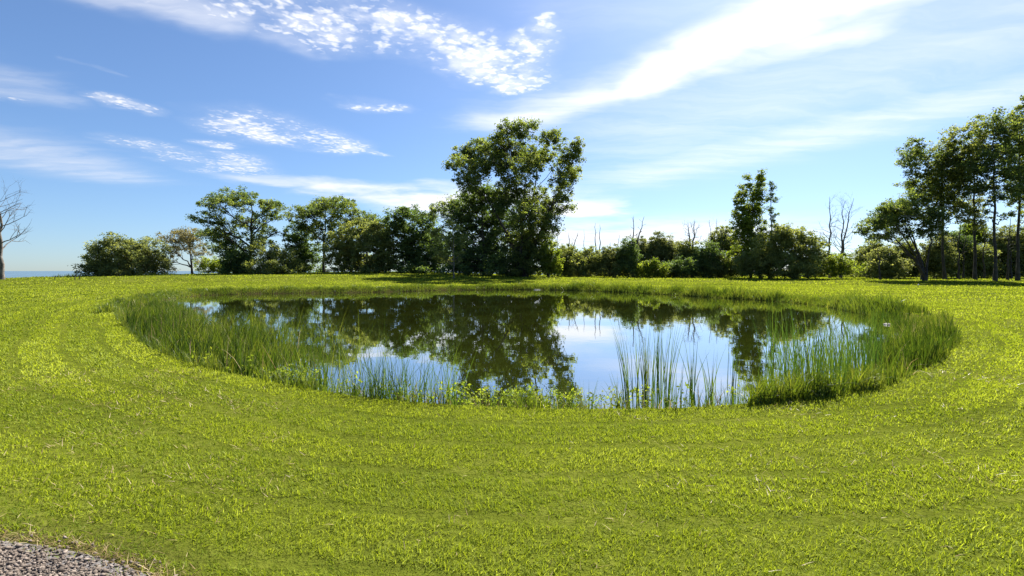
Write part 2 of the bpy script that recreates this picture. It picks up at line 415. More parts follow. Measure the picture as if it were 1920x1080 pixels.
def thatch():
    rng = RS(23); n = 60000; half = R(52); r = np.sqrt(rng.uniform(2 ** 2, 10.5 ** 2, n)); a = rng.uniform(-half, half, n); x, y = r * np.sin(a), r * np.cos(a)
    p = vnoise(x, y, .9, 24) * .6 + vnoise(x, y, .25, 25) * .5; ok = (sdf(x, y) > .1) & (rng.uniform(0, 1, n) < .02 + .35 * sstep(.6, .88, p)); ok &= gravel_sdf(x, y) > .1
    x, y = x[ok], y[ok]; n = len(x); r = np.hypot(x, y)
    o = blades('dead_thatch', x, y, H(x, y) + .012, rng.uniform(.025, .075, n) * (1 + r * .04), .0035 * (1 + r * .12), rng.uniform(0, 6.28, n), rng.uniform(.7, 1.5, n), rng.uniform(-.2, .5, n), M['straw'], rng, 2)
    tag(o, 'dry clippings and dead blades lying in the mown lawn', 'thatch', kind='stuff')
thatch()

# ------------------------------------------------------------------ reeds and bank plants
def region(px, wet=False):
    """outline on the ground given by its points in the picture -> world polygon"""
    if wet: return np.array([((p[0] - CX) / F * (EYE - WATER_Z) * F / (p[1] - HOR), (EYE - WATER_Z) * F / (p[1] - HOR)) for p in px])
    return np.array([unproject(*p) for p in px])
def scatter(P, n, rng):
    lo, hi = P.min(0), P.max(0); out = np.zeros((0, 2))
    while len(out) < n:
        q = rng.uniform(lo, hi, (n * 3, 2)); out = np.concatenate([out, q[poly_sdf(P, q) < 0]])
    return out[:n, 0], out[:n, 1]

def reed_patch(name, label, P, n, hmin, hmax, w, mt, seed, clump=.5, lean=.12, bend=.35, cat='reeds', seg=4):
    rng = RS(seed); x, y = scatter(P, n * 3, rng)
    dens = vnoise(x, y, .5, seed + 1) * .6 + vnoise(x, y, 1.6, seed + 2) * .6
    k = rng.uniform(0, 1, len(x)) < sstep(clump - .25, clump + .3, dens); x, y = x[k][:n], y[k][:n]; n = len(x)
    z = H(x, y) - .03
    hv = hmin + (hmax * 1.15 - hmin) * rng.beta(1.6, 1.8, n); hv = hv * (1 - .42 * sstep(13, 22, y)) * (.45 + 1.05 * vnoise(x, y, .7, seed + 3))
    L = hv + np.maximum(0, WATER_Z - z)
    tint = np.clip(rng.normal(.45, .26, n) + (vnoise(x, y, .6, seed + 4) - .5) * .8, 0, 1)
    o = blades(name, x, y, z, L, w * rng.uniform(.6, 1.3, n), rng.uniform(0, 6.28, n), np.abs(rng.normal(0, lean, n)), np.abs(rng.normal(bend * .6, bend, n)), mt, rng, seg, tint)
    return tag(o, label, cat, kind='stuff')

LB = np.concatenate([region([(222, 582), (238, 612), (285, 648), (370, 682), (480, 706), (590, 726)]), region([(618, 728), (596, 690), (570, 655), (500, 632), (430, 622), (392, 604), (370, 588), (340, 572), (262, 562)], True)])
reed_patch('reed_bed', 'dense dark green reeds filling the left end of the pond', LB, 10500, .22, .63, .027, M['reed'], 31, .45, .13, .42)
LB2 = region([(440, 622), (560, 655), (610, 715), (700, 735), (690, 670), (600, 620), (480, 590), (390, 575)], True)
reed_patch('sparse_reeds', 'thin scattered reeds standing in water beside the left bed', LB2, 700, .45, 1.0, .015, M['reed'], 37, .5, .2, .45)
RB = region([(1640, 640), (1650, 700), (1665, 724), (1722, 698), (1776, 666), (1796, 635), (1776, 605), (1722, 584), (1650, 575), (1600, 570), (1650, 590), (1700, 610)])
reed_patch('reed_bed', 'bright green reeds filling the right end of the pond', RB, 5000, .2, .56, .024, M['reed'], 41, .48, .13, .42)
RB2 = region([(1420, 752), (1410, 700), (1440, 660), (1560, 640), (1650, 650), (1655, 722), (1560, 742)])
reed_patch('tall_reeds', 'tall upright reeds in shallow water before the right bed', RB2, 750, .55, 1.15, .014, M['cattail'], 47, .5, .08, .25)
RB3 = region([(1400, 762), (1420, 735), (1500, 722), (1600, 715), (1660, 728), (1560, 745)])
reed_patch('bank_grass', 'yellow green grass tufts below the tall reeds', RB3, 2400, .12, .42, .012, M['bank'], 53, .45, .2, .8, 'grass')
NB = region([(600, 738), (740, 754), (880, 764), (1010, 769), (1140, 771), (1270, 769), (1400, 762), (1400, 745), (1270, 752), (1140, 753), (1010, 750), (880, 744), (740, 733), (600, 715)])
reed_patch('thin_stalks', 'thin reed stalks along the near water edge', NB, 380, .25, .62, .008, M['cattail'], 59, .55, .15, .3)
NB0 = region([(640, 742), (760, 755), (860, 762), (860, 735), (740, 720), (640, 705)])
reed_patch('thin_stalks', 'thin crossing reed stalks over the pale water left of centre', NB0, 260, .35, .95, .009, M['cattail'], 60, .5, .22, .4)

reed_patch('dead_stalks', 'bleached dead stalks bent among the left reeds', LB, 420, .3, .75, .014, M['straw'], 82, .4, .35, .7)
reed_patch('dead_stalks', 'bleached dead stalks bent among the right reeds', RB, 220, .25, .6, .013, M['straw'], 83, .4, .35, .7)
reed_patch('dead_stalks', 'a few brown dead stalks in the low growth along the near edge', NB, 160, .12, .4, .008, M['straw'], 84, .4, .4, .7)

def fringe():
    """unmown grass all round the bank, just inside the lip"""
    rng = RS(61)
    D = np.hypot(LIP[:, 0], LIP[:, 1]); seg = np.linalg.norm(np.roll(LIP, -1, 0) - LIP, axis=1)
    for far in (0, 1):
        wgt = seg * ((D > 24) if far else (D <= 24)); wgt = wgt / wgt.sum(); n = 30000 if far else 17000
        i = rng.choice(len(LIP), n, p=wgt); t = rng.uniform(0, 1, n)[:, None]
        p = LIP[i] * (1 - t) + np.roll(LIP, -1, 0)[i] * t
        e = .2; gx = sdf(p[:, 0] + e, p[:, 1]) - sdf(p[:, 0] - e, p[:, 1]); gy = sdf(p[:, 0], p[:, 1] + e) - sdf(p[:, 0], p[:, 1] - e)
        nn = np.stack([gx, gy], 1); nn /= np.linalg.norm(nn, axis=1)[:, None] + 1e-9
        inn = np.abs(rng.uniform(-.1, .75, n)) if not far else rng.uniform(-.55, .65, n)
        inn = np.nan_to_num(inn)
        p = p - nn * inn[:, None]; x, y = p.T
        tuft = vnoise(x, y, .35 if not far else .7, 65) * .6 + vnoise(x, y, 1.2 if not far else 1.8, 66) * .5
        if not far:
            k = rng.uniform(0, 1, n) < sstep(.35, .75, tuft); x, y, tuft = x[k], y[k], tuft[k]
        n = len(x); lo, hi, w = (.2, .58, .03) if far else (.07, .26, .009)
        L = rng.uniform(lo, hi, n) * (.45 + 1.1 * sstep(.3, .8, tuft))
        if far: L = L * (.5 + .5 * sstep(-3, 5, x))
        tint = np.clip(rng.normal(.4, .22, n) + (vnoise(x, y, 1.5, 67) - .5) * .6, 0, 1)
        o = blades('bank_grass', x, y, H(x, y) - .02, L, w * rng.uniform(.6, 1.4, n), rng.uniform(0, 6.28, n), np.abs(rng.normal(.15, .25, n)), np.abs(rng.normal(.5, .5, n)), M['bank'], rng, 3, tint)
        tag(o, 'rough tufted grass on the far bank above the water' if far else 'low unmown grass fringing the near water edge', 'grass', kind='stuff')
fringe()

def weeds():
    rng = RS(71); cs = []; rd = []
    for (px, py, n, s) in [(575, 727, 16, .3), (540, 716, 14, .3), (735, 745, 12, .2), (770, 748, 8, .15), (870, 757, 14, .18), (930, 760, 16, .2), (985, 762, 14, .2), (1050, 764, 12, .18),
                           (1165, 764, 10, .2), (1240, 762, 8, .15), (470, 702, 12, .3), (420, 690, 10, .3), (1480, 748, 10, .2), (1600, 735, 10, .25)]:
        x, y = unproject(px, py)
        for _ in range(int(n * 1.3)):
            a, b = x + rng.normal(0, s * 1.3), y + rng.uniform(.05, .5); z = max(float(H(a, b)), WATER_Z)
            cs.append((a, b, z + rng.uniform(.03, .28))); rd.append(.07)
    o = leaf_mesh('bank_weeds', cs, rd, 16, .045, M['light'], None, rng, .9, .2, .5)
    tag(o, 'low leafy yellow green weeds along the near bank', 'weeds', kind='stuff')
weeds()

def floaters():
    rng = RS(77); n = 4000; i = rng.choice(len(LIP), n); p = LIP[i] + rng.normal(0, .6, (n, 2)); sd_ = sdf(p[:, 0], p[:, 1]); k = (sd_ < -.5) & (sd_ > -2.6) & (rng.uniform(0, 1, n) < sstep(.5, .8, vnoise(p[:, 0], p[:, 1], 2.2, 78))); p = p[k][:700]; n = len(p)
    a = rng.uniform(0, 6.28, n); L = rng.uniform(.012, .05, n); w = L * rng.uniform(.25, .6, n); c, s_ = np.cos(a), np.sin(a); z = WATER_Z + rng.uniform(.003, .006, n)
    V = np.stack([np.stack([p[:, 0] + c * L * u - s_ * w * v, p[:, 1] + s_ * L * u + c * w * v, z], 1) for u, v in ((-.5, 0), (0, -.5), (.5, 0), (0, .5))], 1).reshape(-1, 3)
    o = mesh_obj('floating_debris', V, [np.arange(n * 4).reshape(-1, 4)], M['straw'], tint=rng.uniform(0, 1, n)); tag(o, 'bits of dead leaf and straw floating by the pond edge', 'debris', kind='stuff')
floaters()

def cattail(px, py, n, hmin, hmax, spread, lx, label, seed, w=.012, mt='cattail'):
    """one clump of cattail leaves rising from one root: outer leaves part from the sheath higher up"""
    rng = RS(seed); x0, y0 = unproject(px, py); y0 += rng.uniform(.45, .95); x0 = (px - CX) / F * y0; z0 = float(H(x0, y0))
    root = empty('cattail_clump', (x0, y0, z0)); tag(root, label, 'cattails', 'cattail clumps at the near water edge')
    for part, m, hs, sp in (('leaves', n, 1., spread), ('stems', max(3, n // 4), .8, spread * .35)):
        x = rng.normal(0, .035, m); y = rng.normal(0, .035, m)
        L = rng.uniform(hmin, hmax, m) * hs + max(0, WATER_Z - z0)
        az = np.where(rng.uniform(0, 1, m) < .5 + lx * .5, 0, np.pi) + rng.normal(0, .5, m)
        o = blades(part, x, y, np.full(m, -.05), L, (w if part == 'leaves' else w * 1.5) * rng.uniform(.7, 1.25, m), az, np.abs(rng.normal(0, .03, m)), np.abs(rng.normal(sp, sp * .7, m)), M[mt], rng, 7, parent=root)
CT = [(1160, 760, 26, .3, .62, .45, -.2, 'short bushy reed tuft left of the tall cattail clumps', 'reed'),
      (1178, 758, 15, .95, 1.45, .3, -.75, 'tall thin cattail clump fanning out to the left', 'cattail'),
      (1200, 758, 11, .9, 1.4, .16, -.3, 'slim upright cattail clump between the fanned one and the green one', 'cattail'),
      (1214, 758, 24, .85, 1.3, .08, 0, 'bright green dense cattail clump, thickest of the row', 'reed'),
      (1232, 758, 15, 1.0, 1.5, .12, .1, 'dark upright cattail clump just right of the bright green one', 'cattail'),
      (1250, 757, 15, .95, 1.4, .25, .6, 'dark cattail clump fanning out to the right', 'cattail'),
      (1298, 758, 14, .85, 1.3, .22, -.3, 'cattail clump with crossing leaves over the open bright water', 'cattail'),
      (1335, 757, 12, .5, 1.05, .25, .2, 'thin pale cattail clump at the middle of the bright water', 'cattail'),
      (1376, 756, 10, .7, 1.2, .12, 0, 'single straight cattail clump at the edge of the dark reflection', 'cattail')]
for i, (px, py, n, a, b, sp, lx, lab, mt) in enumerate(CT): cattail(px, py, n, a, b, sp, lx, lab, 300 + i, .013, mt)

# ------------------------------------------------------------------ trees, bushes
def at(px, py, d): return np.array([(px - CX) / F * d, d, EYE + (HOR - py) / F * d])

NL = 0
def plant(name, label, cat, group, d, bx, lobes, mt, r=.25, stems=1, rc=.7, lpc=30, leaf=.26, dens=1., bark='bark', seed=0, bush=False, top=None, limb=1., fill=1.):
    rng = RS(1000 + seed); lpc = int(lpc * 2.1); leaf = leaf * 1.03; dens = dens * (1.5 if not bush else 1.7); r = r * .62; rc = rc * .8; lk = 1.23 if name in ('cottonwood_tree', 'tall_tree') else 1.4 if name == 'poplar_tree' else 1.16; dens *= (1.14 / lk) ** 1.2; lobes = [(l[0], l[1], l[2] * lk, l[3] * lk, *l[4:]) for l in lobes]
    if name == 'cottonwood_tree':
        for i in range(len(lobes) - 1):
            for j in range(i + 1, len(lobes)):
                a, b = lobes[i], lobes[j]; dd = math.hypot(a[0] - b[0], a[1] - b[1])
                if dd < 1.25 * (a[2] + b[2]) and rng.uniform() < .3: lobes.append(((a[0] + b[0]) / 2 + rng.normal(0, 5), (a[1] + b[1]) / 2 + rng.normal(0, 5), 10, 9, .6))
    x0 = (bx - CX) / F * d; z0 = float(H(x0, d)); base = np.array([x0, d, z0])
    root = empty(name, base); tag(root, label, cat, group)
    k = d / F
    half = (max(l[0] + l[2] for l in lobes) - min(l[0] - l[2] for l in lobes)) / 2 * k
    LB = []
    for l in lobes:
        c = at(l[0], l[1], d) - base; rx, rz = l[2] * k, l[3] * k
        c[1] += rng.uniform(-.55, .55) * half * (.6 if bush else .75); c[2] = max(c[2], rz * .55)
        LB.append((c, np.array([rx, max(rx, rz) * .85, rz]), l[4] if len(l) > 4 else 1.))
    T = Tubes(); Hc = max(c[2] + q[2] for c, q, _ in LB)
    paths = []
    if not bush:
        tops = sorted(LB, key=lambda q: -q[0][2])[:max(1, stems * 2)]
        for s in range(stems):
            if stems == 1:
                tp = np.array([np.mean([c[0] for c, _, _ in LB]) * .6, 0, Hc * .86]) if top is None else at(top[0], top[1], d) - base
            else:
                a = (s + .5) / stems; xs = sorted(LB, key=lambda q: q[0][0]); tp = xs[min(len(xs) - 1, int(a * len(xs)))][0] * np.array([1, 1, 1.0]); tp[2] = max(tp[2], Hc * .6)
            st_ = name == 'tall_tree'; mid = tp * (np.array([.5, .5, .5]) if st_ else np.array([.25, .25, .5])) + rng.normal(0, .008 if st_ else .03, 3) * Hc * np.array([1, 1, 0])
            P = bez(np.array([rng.normal(0, r * .8) if stems > 1 else 0, rng.normal(0, r * .5) if stems > 1 else 0, -.2]), mid, tp, 12); P[1:-1, :2] += rng.normal(0, .0025 if st_ else .006, (10, 2)) * Hc
            rad = r * (1 if stems == 1 else .75) * (1 - np.linspace(0, 1, 12) * .86); rad[0] *= 1.5
            T.add(P, rad, 8); paths.append((P, rad))
    cs, rd = [], []
    for c, q, dn in LB:
        if bush:
            st = np.array([rng.normal(0, half * .12), rng.normal(0, half * .12), -.1]); r0 = r
            b2 = st * .5 + c * .5 + np.array([0, 0, .15 * c[2]])
        else:
            best = None
            for P, rad in paths:
                hz = np.linalg.norm(P[:, :2] - c[:2], axis=1); cost = np.abs(P[:, 2] - (c[2] - .75 * hz)) + .35 * hz + 50 * (P[:, 2] < .12 * Hc)
                j = int(np.argmin(cost))
                if best is None or cost[j] < best[0]: best = (cost[j], P[j], rad[j])
            st = best[1]; r0 = max(.03, best[2] * .62 * limb)
            b2 = st + (c - st) * .45 + np.array([0, 0, .12 * np.linalg.norm(c - st)]) + rng.normal(0, .04 * Hc, 3)
        P = bez(st, b2, c, 8); P[1:-1] += rng.normal(0, .012 * Hc, (6, 3)); T.add(P, r0 * (1 - np.linspace(0, 1, 8) * .75), 5)
        n = max(3, int(dens * dn * 1.5 * q[0] * q[2] / rc ** 2))
        g = rng.normal(0, 1, (n, 3)); g /= np.linalg.norm(g, axis=1)[:, None]; g *= (rng.uniform(.05, 1.15, n) ** .5)[:, None]
        e = c + g * q; e = e[e[:, 2] > .1]
        for w_, p in enumerate(e):
            if rng.uniform() < (.55 if not bush else .3):
                s2 = P[rng.randint(3, 8)]; m2 = (s2 + p) / 2 + np.array([0, 0, .08 * np.linalg.norm(p - s2)])
                T.add(bez(s2, m2, p, 4), r0 * np.array([.38, .28, .2, .1]), 4)
            cs.append(p); rd.append(rc * rng.uniform(.5, 1.4))
    T.build('stems' if bush else 'trunk', M[bark], root)
    leaf_mesh('foliage' if bush else 'crown', cs, rd, lpc, leaf, M[mt], root, rng)
    global NL; NL += len(cs) * lpc
    return root

def grow(T, p, dr, L, r, lv, rng, spread, nb, updir=.25):
    n = 5; P = [p]; d = dr
    for _ in range(n - 1):
        d = d + rng.normal(0, .1, 3) + np.array([0, 0, updir * .12]); d /= np.linalg.norm(d); P.append(P[-1] + d * L / (n - 1))
    P = np.array(P); T.add(P, r * (1 - np.linspace(0, 1, n) * (.6 if lv else .85)), 5 if r > .05 else 4)
    if lv <= 0: return
    for k in range(nb):
        i = rng.randint(2, n); s = rng.normal(0, 1, 3); s -= s.dot(d) * d; s /= np.linalg.norm(s)
        nd = d * (1 - spread * .35) + s * spread; nd /= np.linalg.norm(nd)
        grow(T, P[i], nd, L * rng.uniform(.5, .78), r * .5, lv - 1, rng, spread, nb, updir)

def bare(label, d, bx, topy, wpx, r, seed, mt='greybark', start=.35, nb=9, lv=2, spread=.8, group='bare dead trees', tops=None, lean=0, ang=None, name='dead_tree', sub=3):
    rng = RS(2000 + seed); x0 = (bx - CX) / F * d; z0 = float(H(x0, d)); base = np.array([x0, d, z0]); k = d / F; Ht = (at(bx, topy, d) - base)[2]; W = wpx * k
    T = Tubes(); B = T
    tops = tops or [lean]
    for tp in tops:
        P = bez(np.array([0, 0, -.2]), np.array([tp * k * .15, 0, Ht * .5]), np.array([tp * k, rng.normal(0, .2), Ht * rng.uniform(.93, 1)]), 12); P[2:-1, :2] += rng.normal(0, .008 * Ht, (9, 2))
        rad = r * (1 - np.linspace(0, 1, 12) * .9); rad[0] *= 1.4; T.add(P, rad, 7)
        for b in range(nb):
            f = start + (1 - start) * (b + rng.uniform(0, .8)) / nb; i = min(10, f * 11); j = int(i); q = P[j] * (1 - (i - j)) + P[j + 1] * (i - j)
            a = rng.uniform(0, 6.28) if ang is None else rng.choice(ang) + rng.normal(0, .5); el = rng.uniform(.15, .9) + f * .3
            dr = np.array([math.cos(a) * math.cos(el), math.sin(a) * math.cos(el), math.sin(el)])
            grow(B, q, dr, W * rng.uniform(.6, 1.1) * (1.15 - .65 * f), max(.012, rad[j] * .42), lv, rng, spread, sub)
    o = T.build(name, M[mt]); o.location = base; return tag(o, label, 'dead tree', group)

TG = 'trees behind the pond'; SG = 'shrubs along the far edge of the lawn'; RG = 'tall trees at the right edge of the lawn'
bare('bare tree with long side branches on the lake bluff', 56, 3, 362, 62, .26, 1, 'greybark', .2, 16, 2, .7, 'bare dead trees', None, -3, [0, 0, 3.1, 1.5, -1.5])
# left group
plant('willow_bush', 'wide grey green bush leaning out over the lake, leftmost of the bushes', 'bush', SG, 68, 225, [(195, 485, 28, 28), (222, 470, 32, 26), (250, 480, 28, 30), (215, 500, 38, 16), (190, 500, 20, 14), (222, 512, 45, 9)], 'olive', .09, rc=.55, lpc=30, leaf=.24, seed=1, bush=True)
plant('willow_bush', 'grey green bush with a bent trunk beside the pale umbrella tree', 'bush', SG, 72, 272, [(275, 470, 24, 22), (295, 480, 22, 24), (265, 492, 26, 20), (298, 500, 18, 14), (278, 511, 30, 9)], 'olive', .1, rc=.55, lpc=28, leaf=.24, seed=2, bush=True)
plant('umbrella_tree', 'small pale olive tree with an umbrella shaped crown by the lake', 'tree', TG, 84, 361, [(325, 448, 26, 14), (350, 440, 28, 11), (372, 450, 22, 16), (318, 470, 18, 14, .6), (345, 465, 26, 14, .5), (378, 475, 14, 16, .6), (330, 495, 16, 12, .7)], 'pale', .32, rc=.6, lpc=26, leaf=.24, seed=3, dens=.9, limb=1.2)
plant('light_bush', 'low light green bush between the umbrella tree and the wide dark tree', 'bush', SG, 88, 402, [(395, 492, 20, 15), (415, 497, 18, 13), (400, 503, 26, 9)], 'light', .06, rc=.5, lpc=26, leaf=.22, seed=4, bush=True)
plant('spreading_tree', 'wide dark tree with open layered limbs, first tall one from the lake', 'tree', TG, 78, 467,
      [(441, 364, 32, 12), (425, 386, 28, 13), (452, 384, 24, 12), (497, 386, 26, 10, .8), (522, 390, 20, 12, .8), (534, 408, 12, 10, .6), (505, 408, 24, 9, .6), (420, 412, 30, 13), (450, 415, 30, 14, .9), (400, 440, 24, 14), (430, 442, 28, 14), (395, 462, 18, 10, .8), (420, 470, 18, 12, .7), (485, 430, 24, 11, .5), (515, 432, 18, 9, .5), (480, 455, 26, 14, .6), (505, 455, 16, 9, .5)], 'oak', .5, rc=.6, lpc=28, leaf=.27, seed=5, top=(472, 375), limb=1.25, dens=1.05)
plant('dark_bush', 'dark bush at the foot of the wide layered tree', 'bush', SG, 77, 446, [(440, 480, 22, 26), (455, 492, 26, 22), (435, 502, 24, 12), (450, 509, 34, 8)], 'dark', .08, rc=.6, lpc=32, leaf=.26, seed=6, bush=True, dens=1.2)
plant('green_bush', 'rounded green bush right of the wide layered tree', 'bush', SG, 75, 505, [(500, 475, 26, 22), (525, 485, 24, 20), (510, 500, 34, 14), (545, 500, 16, 12), (515, 508, 40, 8)], 'shrub', .08, rc=.55, lpc=30, leaf=.24, seed=7, bush=True, dens=1.1)
plant('flat_topped_tree', 'flat topped dark tree with a clear straight trunk, second from the lake', 'tree', TG, 84, 608,
      [(618, 378, 34, 9), (595, 388, 34, 12), (640, 385, 30, 10), (660, 380, 12, 5, .7), (575, 402, 28, 12), (615, 402, 34, 12, .8), (655, 400, 34, 12), (685, 408, 22, 10), (570, 422, 26, 14, .9), (610, 425, 30, 12, .7), (645, 422, 32, 14, .8), (590, 440, 24, 13, .6), (632, 445, 22, 12, .6)], 'oak', .42, rc=.62, lpc=30, leaf=.27, seed=8, top=(612, 385), limb=1.2)
plant('dense_dark_tree', 'narrow dark tree standing left of the clear straight trunk', 'tree', TG, 86, 572, [(558, 440, 20, 18), (562, 465, 24, 22), (580, 480, 24, 24), (560, 495, 24, 14), (572, 506, 32, 8)], 'dark', .25, rc=.65, lpc=34, leaf=.28, seed=9, dens=1.2)
plant('round_tree', 'broad rounded olive green tree reaching down to the grass', 'tree', TG, 80, 690, [(680, 435, 34, 20), (710, 442, 24, 18), (655, 462, 34, 24), (690, 465, 36, 24), (722, 468, 22, 24), (645, 488, 28, 18), (680, 492, 40, 16), (718, 492, 24, 17), (685, 505, 58, 9)], 'shrub', .3, rc=.6, lpc=36, leaf=.27, seed=10, dens=1.25)
plant('wispy_tree', 'thin sparse tree top showing between the rounded tree and the black one', 'tree', TG, 92, 722, [(700, 408, 10, 6, .6), (722, 412, 14, 8, .5), (712, 425, 18, 10, .5)], 'oak', .14, rc=.5, lpc=20, leaf=.26, seed=11)
plant('black_tree', 'nearly black dense tree left of the tall cottonwood', 'tree', TG, 82, 775, [(770, 402, 30, 12), (795, 412, 26, 12), (750, 420, 26, 16), (780, 435, 38, 20), (752, 455, 30, 24), (795, 460, 34, 24), (760, 485, 32, 20), (800, 488, 34, 19), (830, 480, 22, 24), (790, 502, 62, 10)], 'dark', .4, rc=.7, lpc=38, leaf=.3, seed=12, dens=1.3)
plant('leaning_tree', 'dark tree with one long limb reaching out to the left', 'tree', TG, 79, 872, [(822, 392, 18, 9), (842, 384, 16, 10), (860, 395, 20, 12), (805, 402, 10, 6, .6), (850, 412, 20, 12, .6)], 'oak', .25, rc=.6, lpc=30, leaf=.28, seed=13, limb=1.4)
plant('dense_dark_tree', 'big black green tree filling the space under the cottonwood', 'tree', TG, 76, 905, [(900, 365, 34, 16), (880, 385, 32, 18), (925, 372, 30, 16), (945, 390, 26, 20), (870, 415, 30, 24), (910, 415, 38, 26), (950, 425, 30, 28), (880, 455, 32, 26), (925, 460, 36, 28), (890, 490, 36, 22), (940, 492, 36, 22), (850, 450, 18, 20), (905, 508, 66, 12), (865, 490, 26, 18)], 'dark', .5, rc=.7, lpc=38, leaf=.3, seed=14, dens=1.25)
plant('cottonwood_tree', 'tallest tree in the middle with several stems and a wide fan of leaves', 'tree', TG, 73, 985,
      [(862, 285, 16, 16), (855, 312, 14, 14, .8), (893, 262, 18, 16), (880, 300, 18, 18, .8), (912, 285, 20, 18, .9), (950, 252, 18, 15), (935, 275, 20, 18), (985, 258, 20, 18), (965, 285, 22, 20), (1000, 285, 22, 20), (1035, 272, 18, 16), (1025, 300, 18, 18, .7), (1078, 288, 13, 14), (1062, 312, 20, 20), (1076, 325, 12, 16, .9), (900, 325, 22, 20, .9), (940, 318, 24, 22), (985, 325, 24, 24), (880, 345, 20, 16), (1040, 350, 14, 16, .6), (1055, 362, 16, 16, .7), (960, 360, 26, 22), (1000, 370, 24, 24, .9), (1030, 390, 18, 16, .8), (1056, 395, 14, 10, .7), (985, 410, 28, 26), (1020, 425, 22, 22), (1005, 455, 28, 26), (975, 460, 26, 26), (1010, 490, 28, 22), (975, 495, 28, 20), (990, 512, 46, 10)],
      'cotton', .6, stems=5, rc=.58, lpc=26, leaf=.27, seed=15, limb=.9, dens=1.4, bark='bark')
plant('light_bush', 'yellow green leafy bush at the right foot of the cottonwood', 'bush', SG, 71, 1030, [(1025, 465, 14, 18), (1035, 485, 16, 20), (1045, 498, 14, 14), (1022, 500, 14, 12)], 'light', .08, rc=.5, lpc=26, leaf=.26, seed=16, bush=True)
plant('sapling', 'small sparse sapling with a pale straight trunk on the lawn before the black tree', 'tree', TG, 62, 850, [(825, 440, 18, 16, .8), (840, 455, 16, 14, .6), (868, 450, 14, 14, .5), (822, 475, 16, 12, .7), (838, 490, 14, 10, .6), (862, 480, 12, 12, .5), (855, 425, 12, 10, .5)], 'shrub', .16, rc=.45, lpc=22, leaf=.22, seed=17, bark='greybark', top=(848, 430), limb=1.1)
# dead trunks in the middle
bare('short dark dead tree with a forked top right of the cottonwood', 80, 1045, 440, 16, .16, 3, 'bark', .4, 6, 1)
bare('crooked dead tree with one long arm to the right', 82, 1068, 432, 18, .2, 4, 'greybark', .5, 5, 1, .8, 'bare dead trees', [-1, 16])
bare('very thin pale dead stem, lone beside the twin stems', 92, 1095, 428, 5, .12, 5, 'palebark', .6, 5, 0)
bare('left one of the two tall pale stems standing close together', 90, 1116, 416, 7, .2, 6, 'greybark', .7, 7, 0)
bare('right one of the two tall pale stems standing close together', 91, 1124, 418, 7, .19, 7, 'greybark', .7, 7, 0)
bare('broken dark snag without branches above the shrubs', 84, 1144, 450, 4, .22, 8, 'bark', .8, 3, 0)
bare('slanted thin dead tree between the snag and the forked one', 82, 1154, 432, 10, .12, 9, 'greybark', .5, 5, 1, .7, 'bare dead trees', [9])
bare('tall forked dead tree with two upright pale prongs', 82, 1188, 402, 16, .26, 10, 'greybark', .5, 6, 1, .6, 'bare dead trees', [0, 20])
bare('dead tree with a thick curved trunk and tufted top', 80, 1298, 412, 22, .3, 11, 'greybark', .55, 7, 2, .8, 'bare dead trees', [-8, 4])
bare('thin spreading dead tree behind the brown green shrub', 84, 1338, 406, 22, .16, 12, 'palebark', .55, 7, 1, .7, 'bare dead trees', [-8, 6])
# shrub row in the middle
row = [(1068, 490, 26, 24, 78, 'shrub', 'brownish green shrub, first right of the cottonwood'), (1062, 472, 14, 12, 83, 'shrub', 'small rounded shrub top under the crooked dead tree'),
       (1105, 486, 26, 20, 80, 'shrub', 'low even shrub under the twin pale stems'), (1145, 484, 26, 22, 79, 'olive', 'low grey green shrub under the dark snag'),
       (1178, 478, 20, 28, 77, 'dark', 'dark green shrub at the foot of the forked dead tree'), (1205, 470, 18, 24, 83, 'olive', 'willow shrub with upswept tops, left one of the three'),
       (1235, 466, 20, 26, 84, 'olive', 'willow shrub with upswept tops, middle one of the three'), (1262, 470, 18, 24, 83, 'olive', 'willow shrub with upswept tops, right one of the three'),
       (1225, 502, 22, 13, 74, 'light', 'low bright green shrub at the lawn edge below the willows'), (1290, 476, 24, 22, 80, 'shrub', 'shrub round the thick curved dead trunk'),
       (1275, 500, 26, 15, 76, 'dark', 'dark low shrub right of the bright low one'), (1325, 482, 26, 24, 77, 'dark', 'dark shrub left of the poplar group'),
       (1355, 458, 26, 28, 82, 'shrub', 'tall brown green shrub beside the poplar'), (1350, 495, 24, 18, 76, 'shrub', 'small shrub in front of the tall brown green one')]
for i, (cx, cy, rx, ry, d, mt, lab) in enumerate(row):
    plant('shrub', lab, 'bush', SG, d, cx, [(cx - rx * .45, cy, rx * .6, ry * .75), (cx + rx * .45, cy + ry * .15, rx * .6, ry * .75), (cx, cy - ry * .35, rx * .7, ry * .75), (cx, cy + ry * .3, rx * 1.1, ry * .6), (cx, 505, rx * 1.25, 13)], mt, .06, rc=.5, lpc=28, leaf=.23, seed=40 + i, bush=True, dens=1.1)
# poplar group
plant('poplar_tree', 'slender yellow green poplar with an upright pointed crown', 'tree', TG, 74, 1407, [(1401, 348, 6, 14), (1416, 338, 6, 13), (1427, 345, 5, 12, .8), (1392, 368, 8, 13), (1410, 368, 11, 15), (1424, 372, 7, 13, .8), (1396, 394, 14, 14), (1414, 398, 14, 15), (1388, 420, 14, 12), (1408, 424, 18, 14), (1394, 446, 18, 14), (1418, 452, 20, 15), (1398, 475, 22, 18), (1424, 485, 24, 18), (1410, 503, 34, 14)], 'light', .28, rc=.5, lpc=26, leaf=.25, seed=60, top=(1413, 345), dens=1.6)
plant('snag', 'dark ivy covered dead trunk right of the poplar', 'tree', TG, 73, 1443, [(1447, 346, 3, 7), (1446, 360, 4.5, 8), (1453, 374, 4, 6, .7), (1443, 378, 5, 8), (1448, 394, 5, 8, .8), (1454, 405, 5, 6, .5), (1444, 412, 5, 8, .6), (1449, 428, 6, 7, .5)], 'dark', .26, rc=.4, lpc=24, leaf=.22, seed=61, top=(1446, 345), bark='bark')
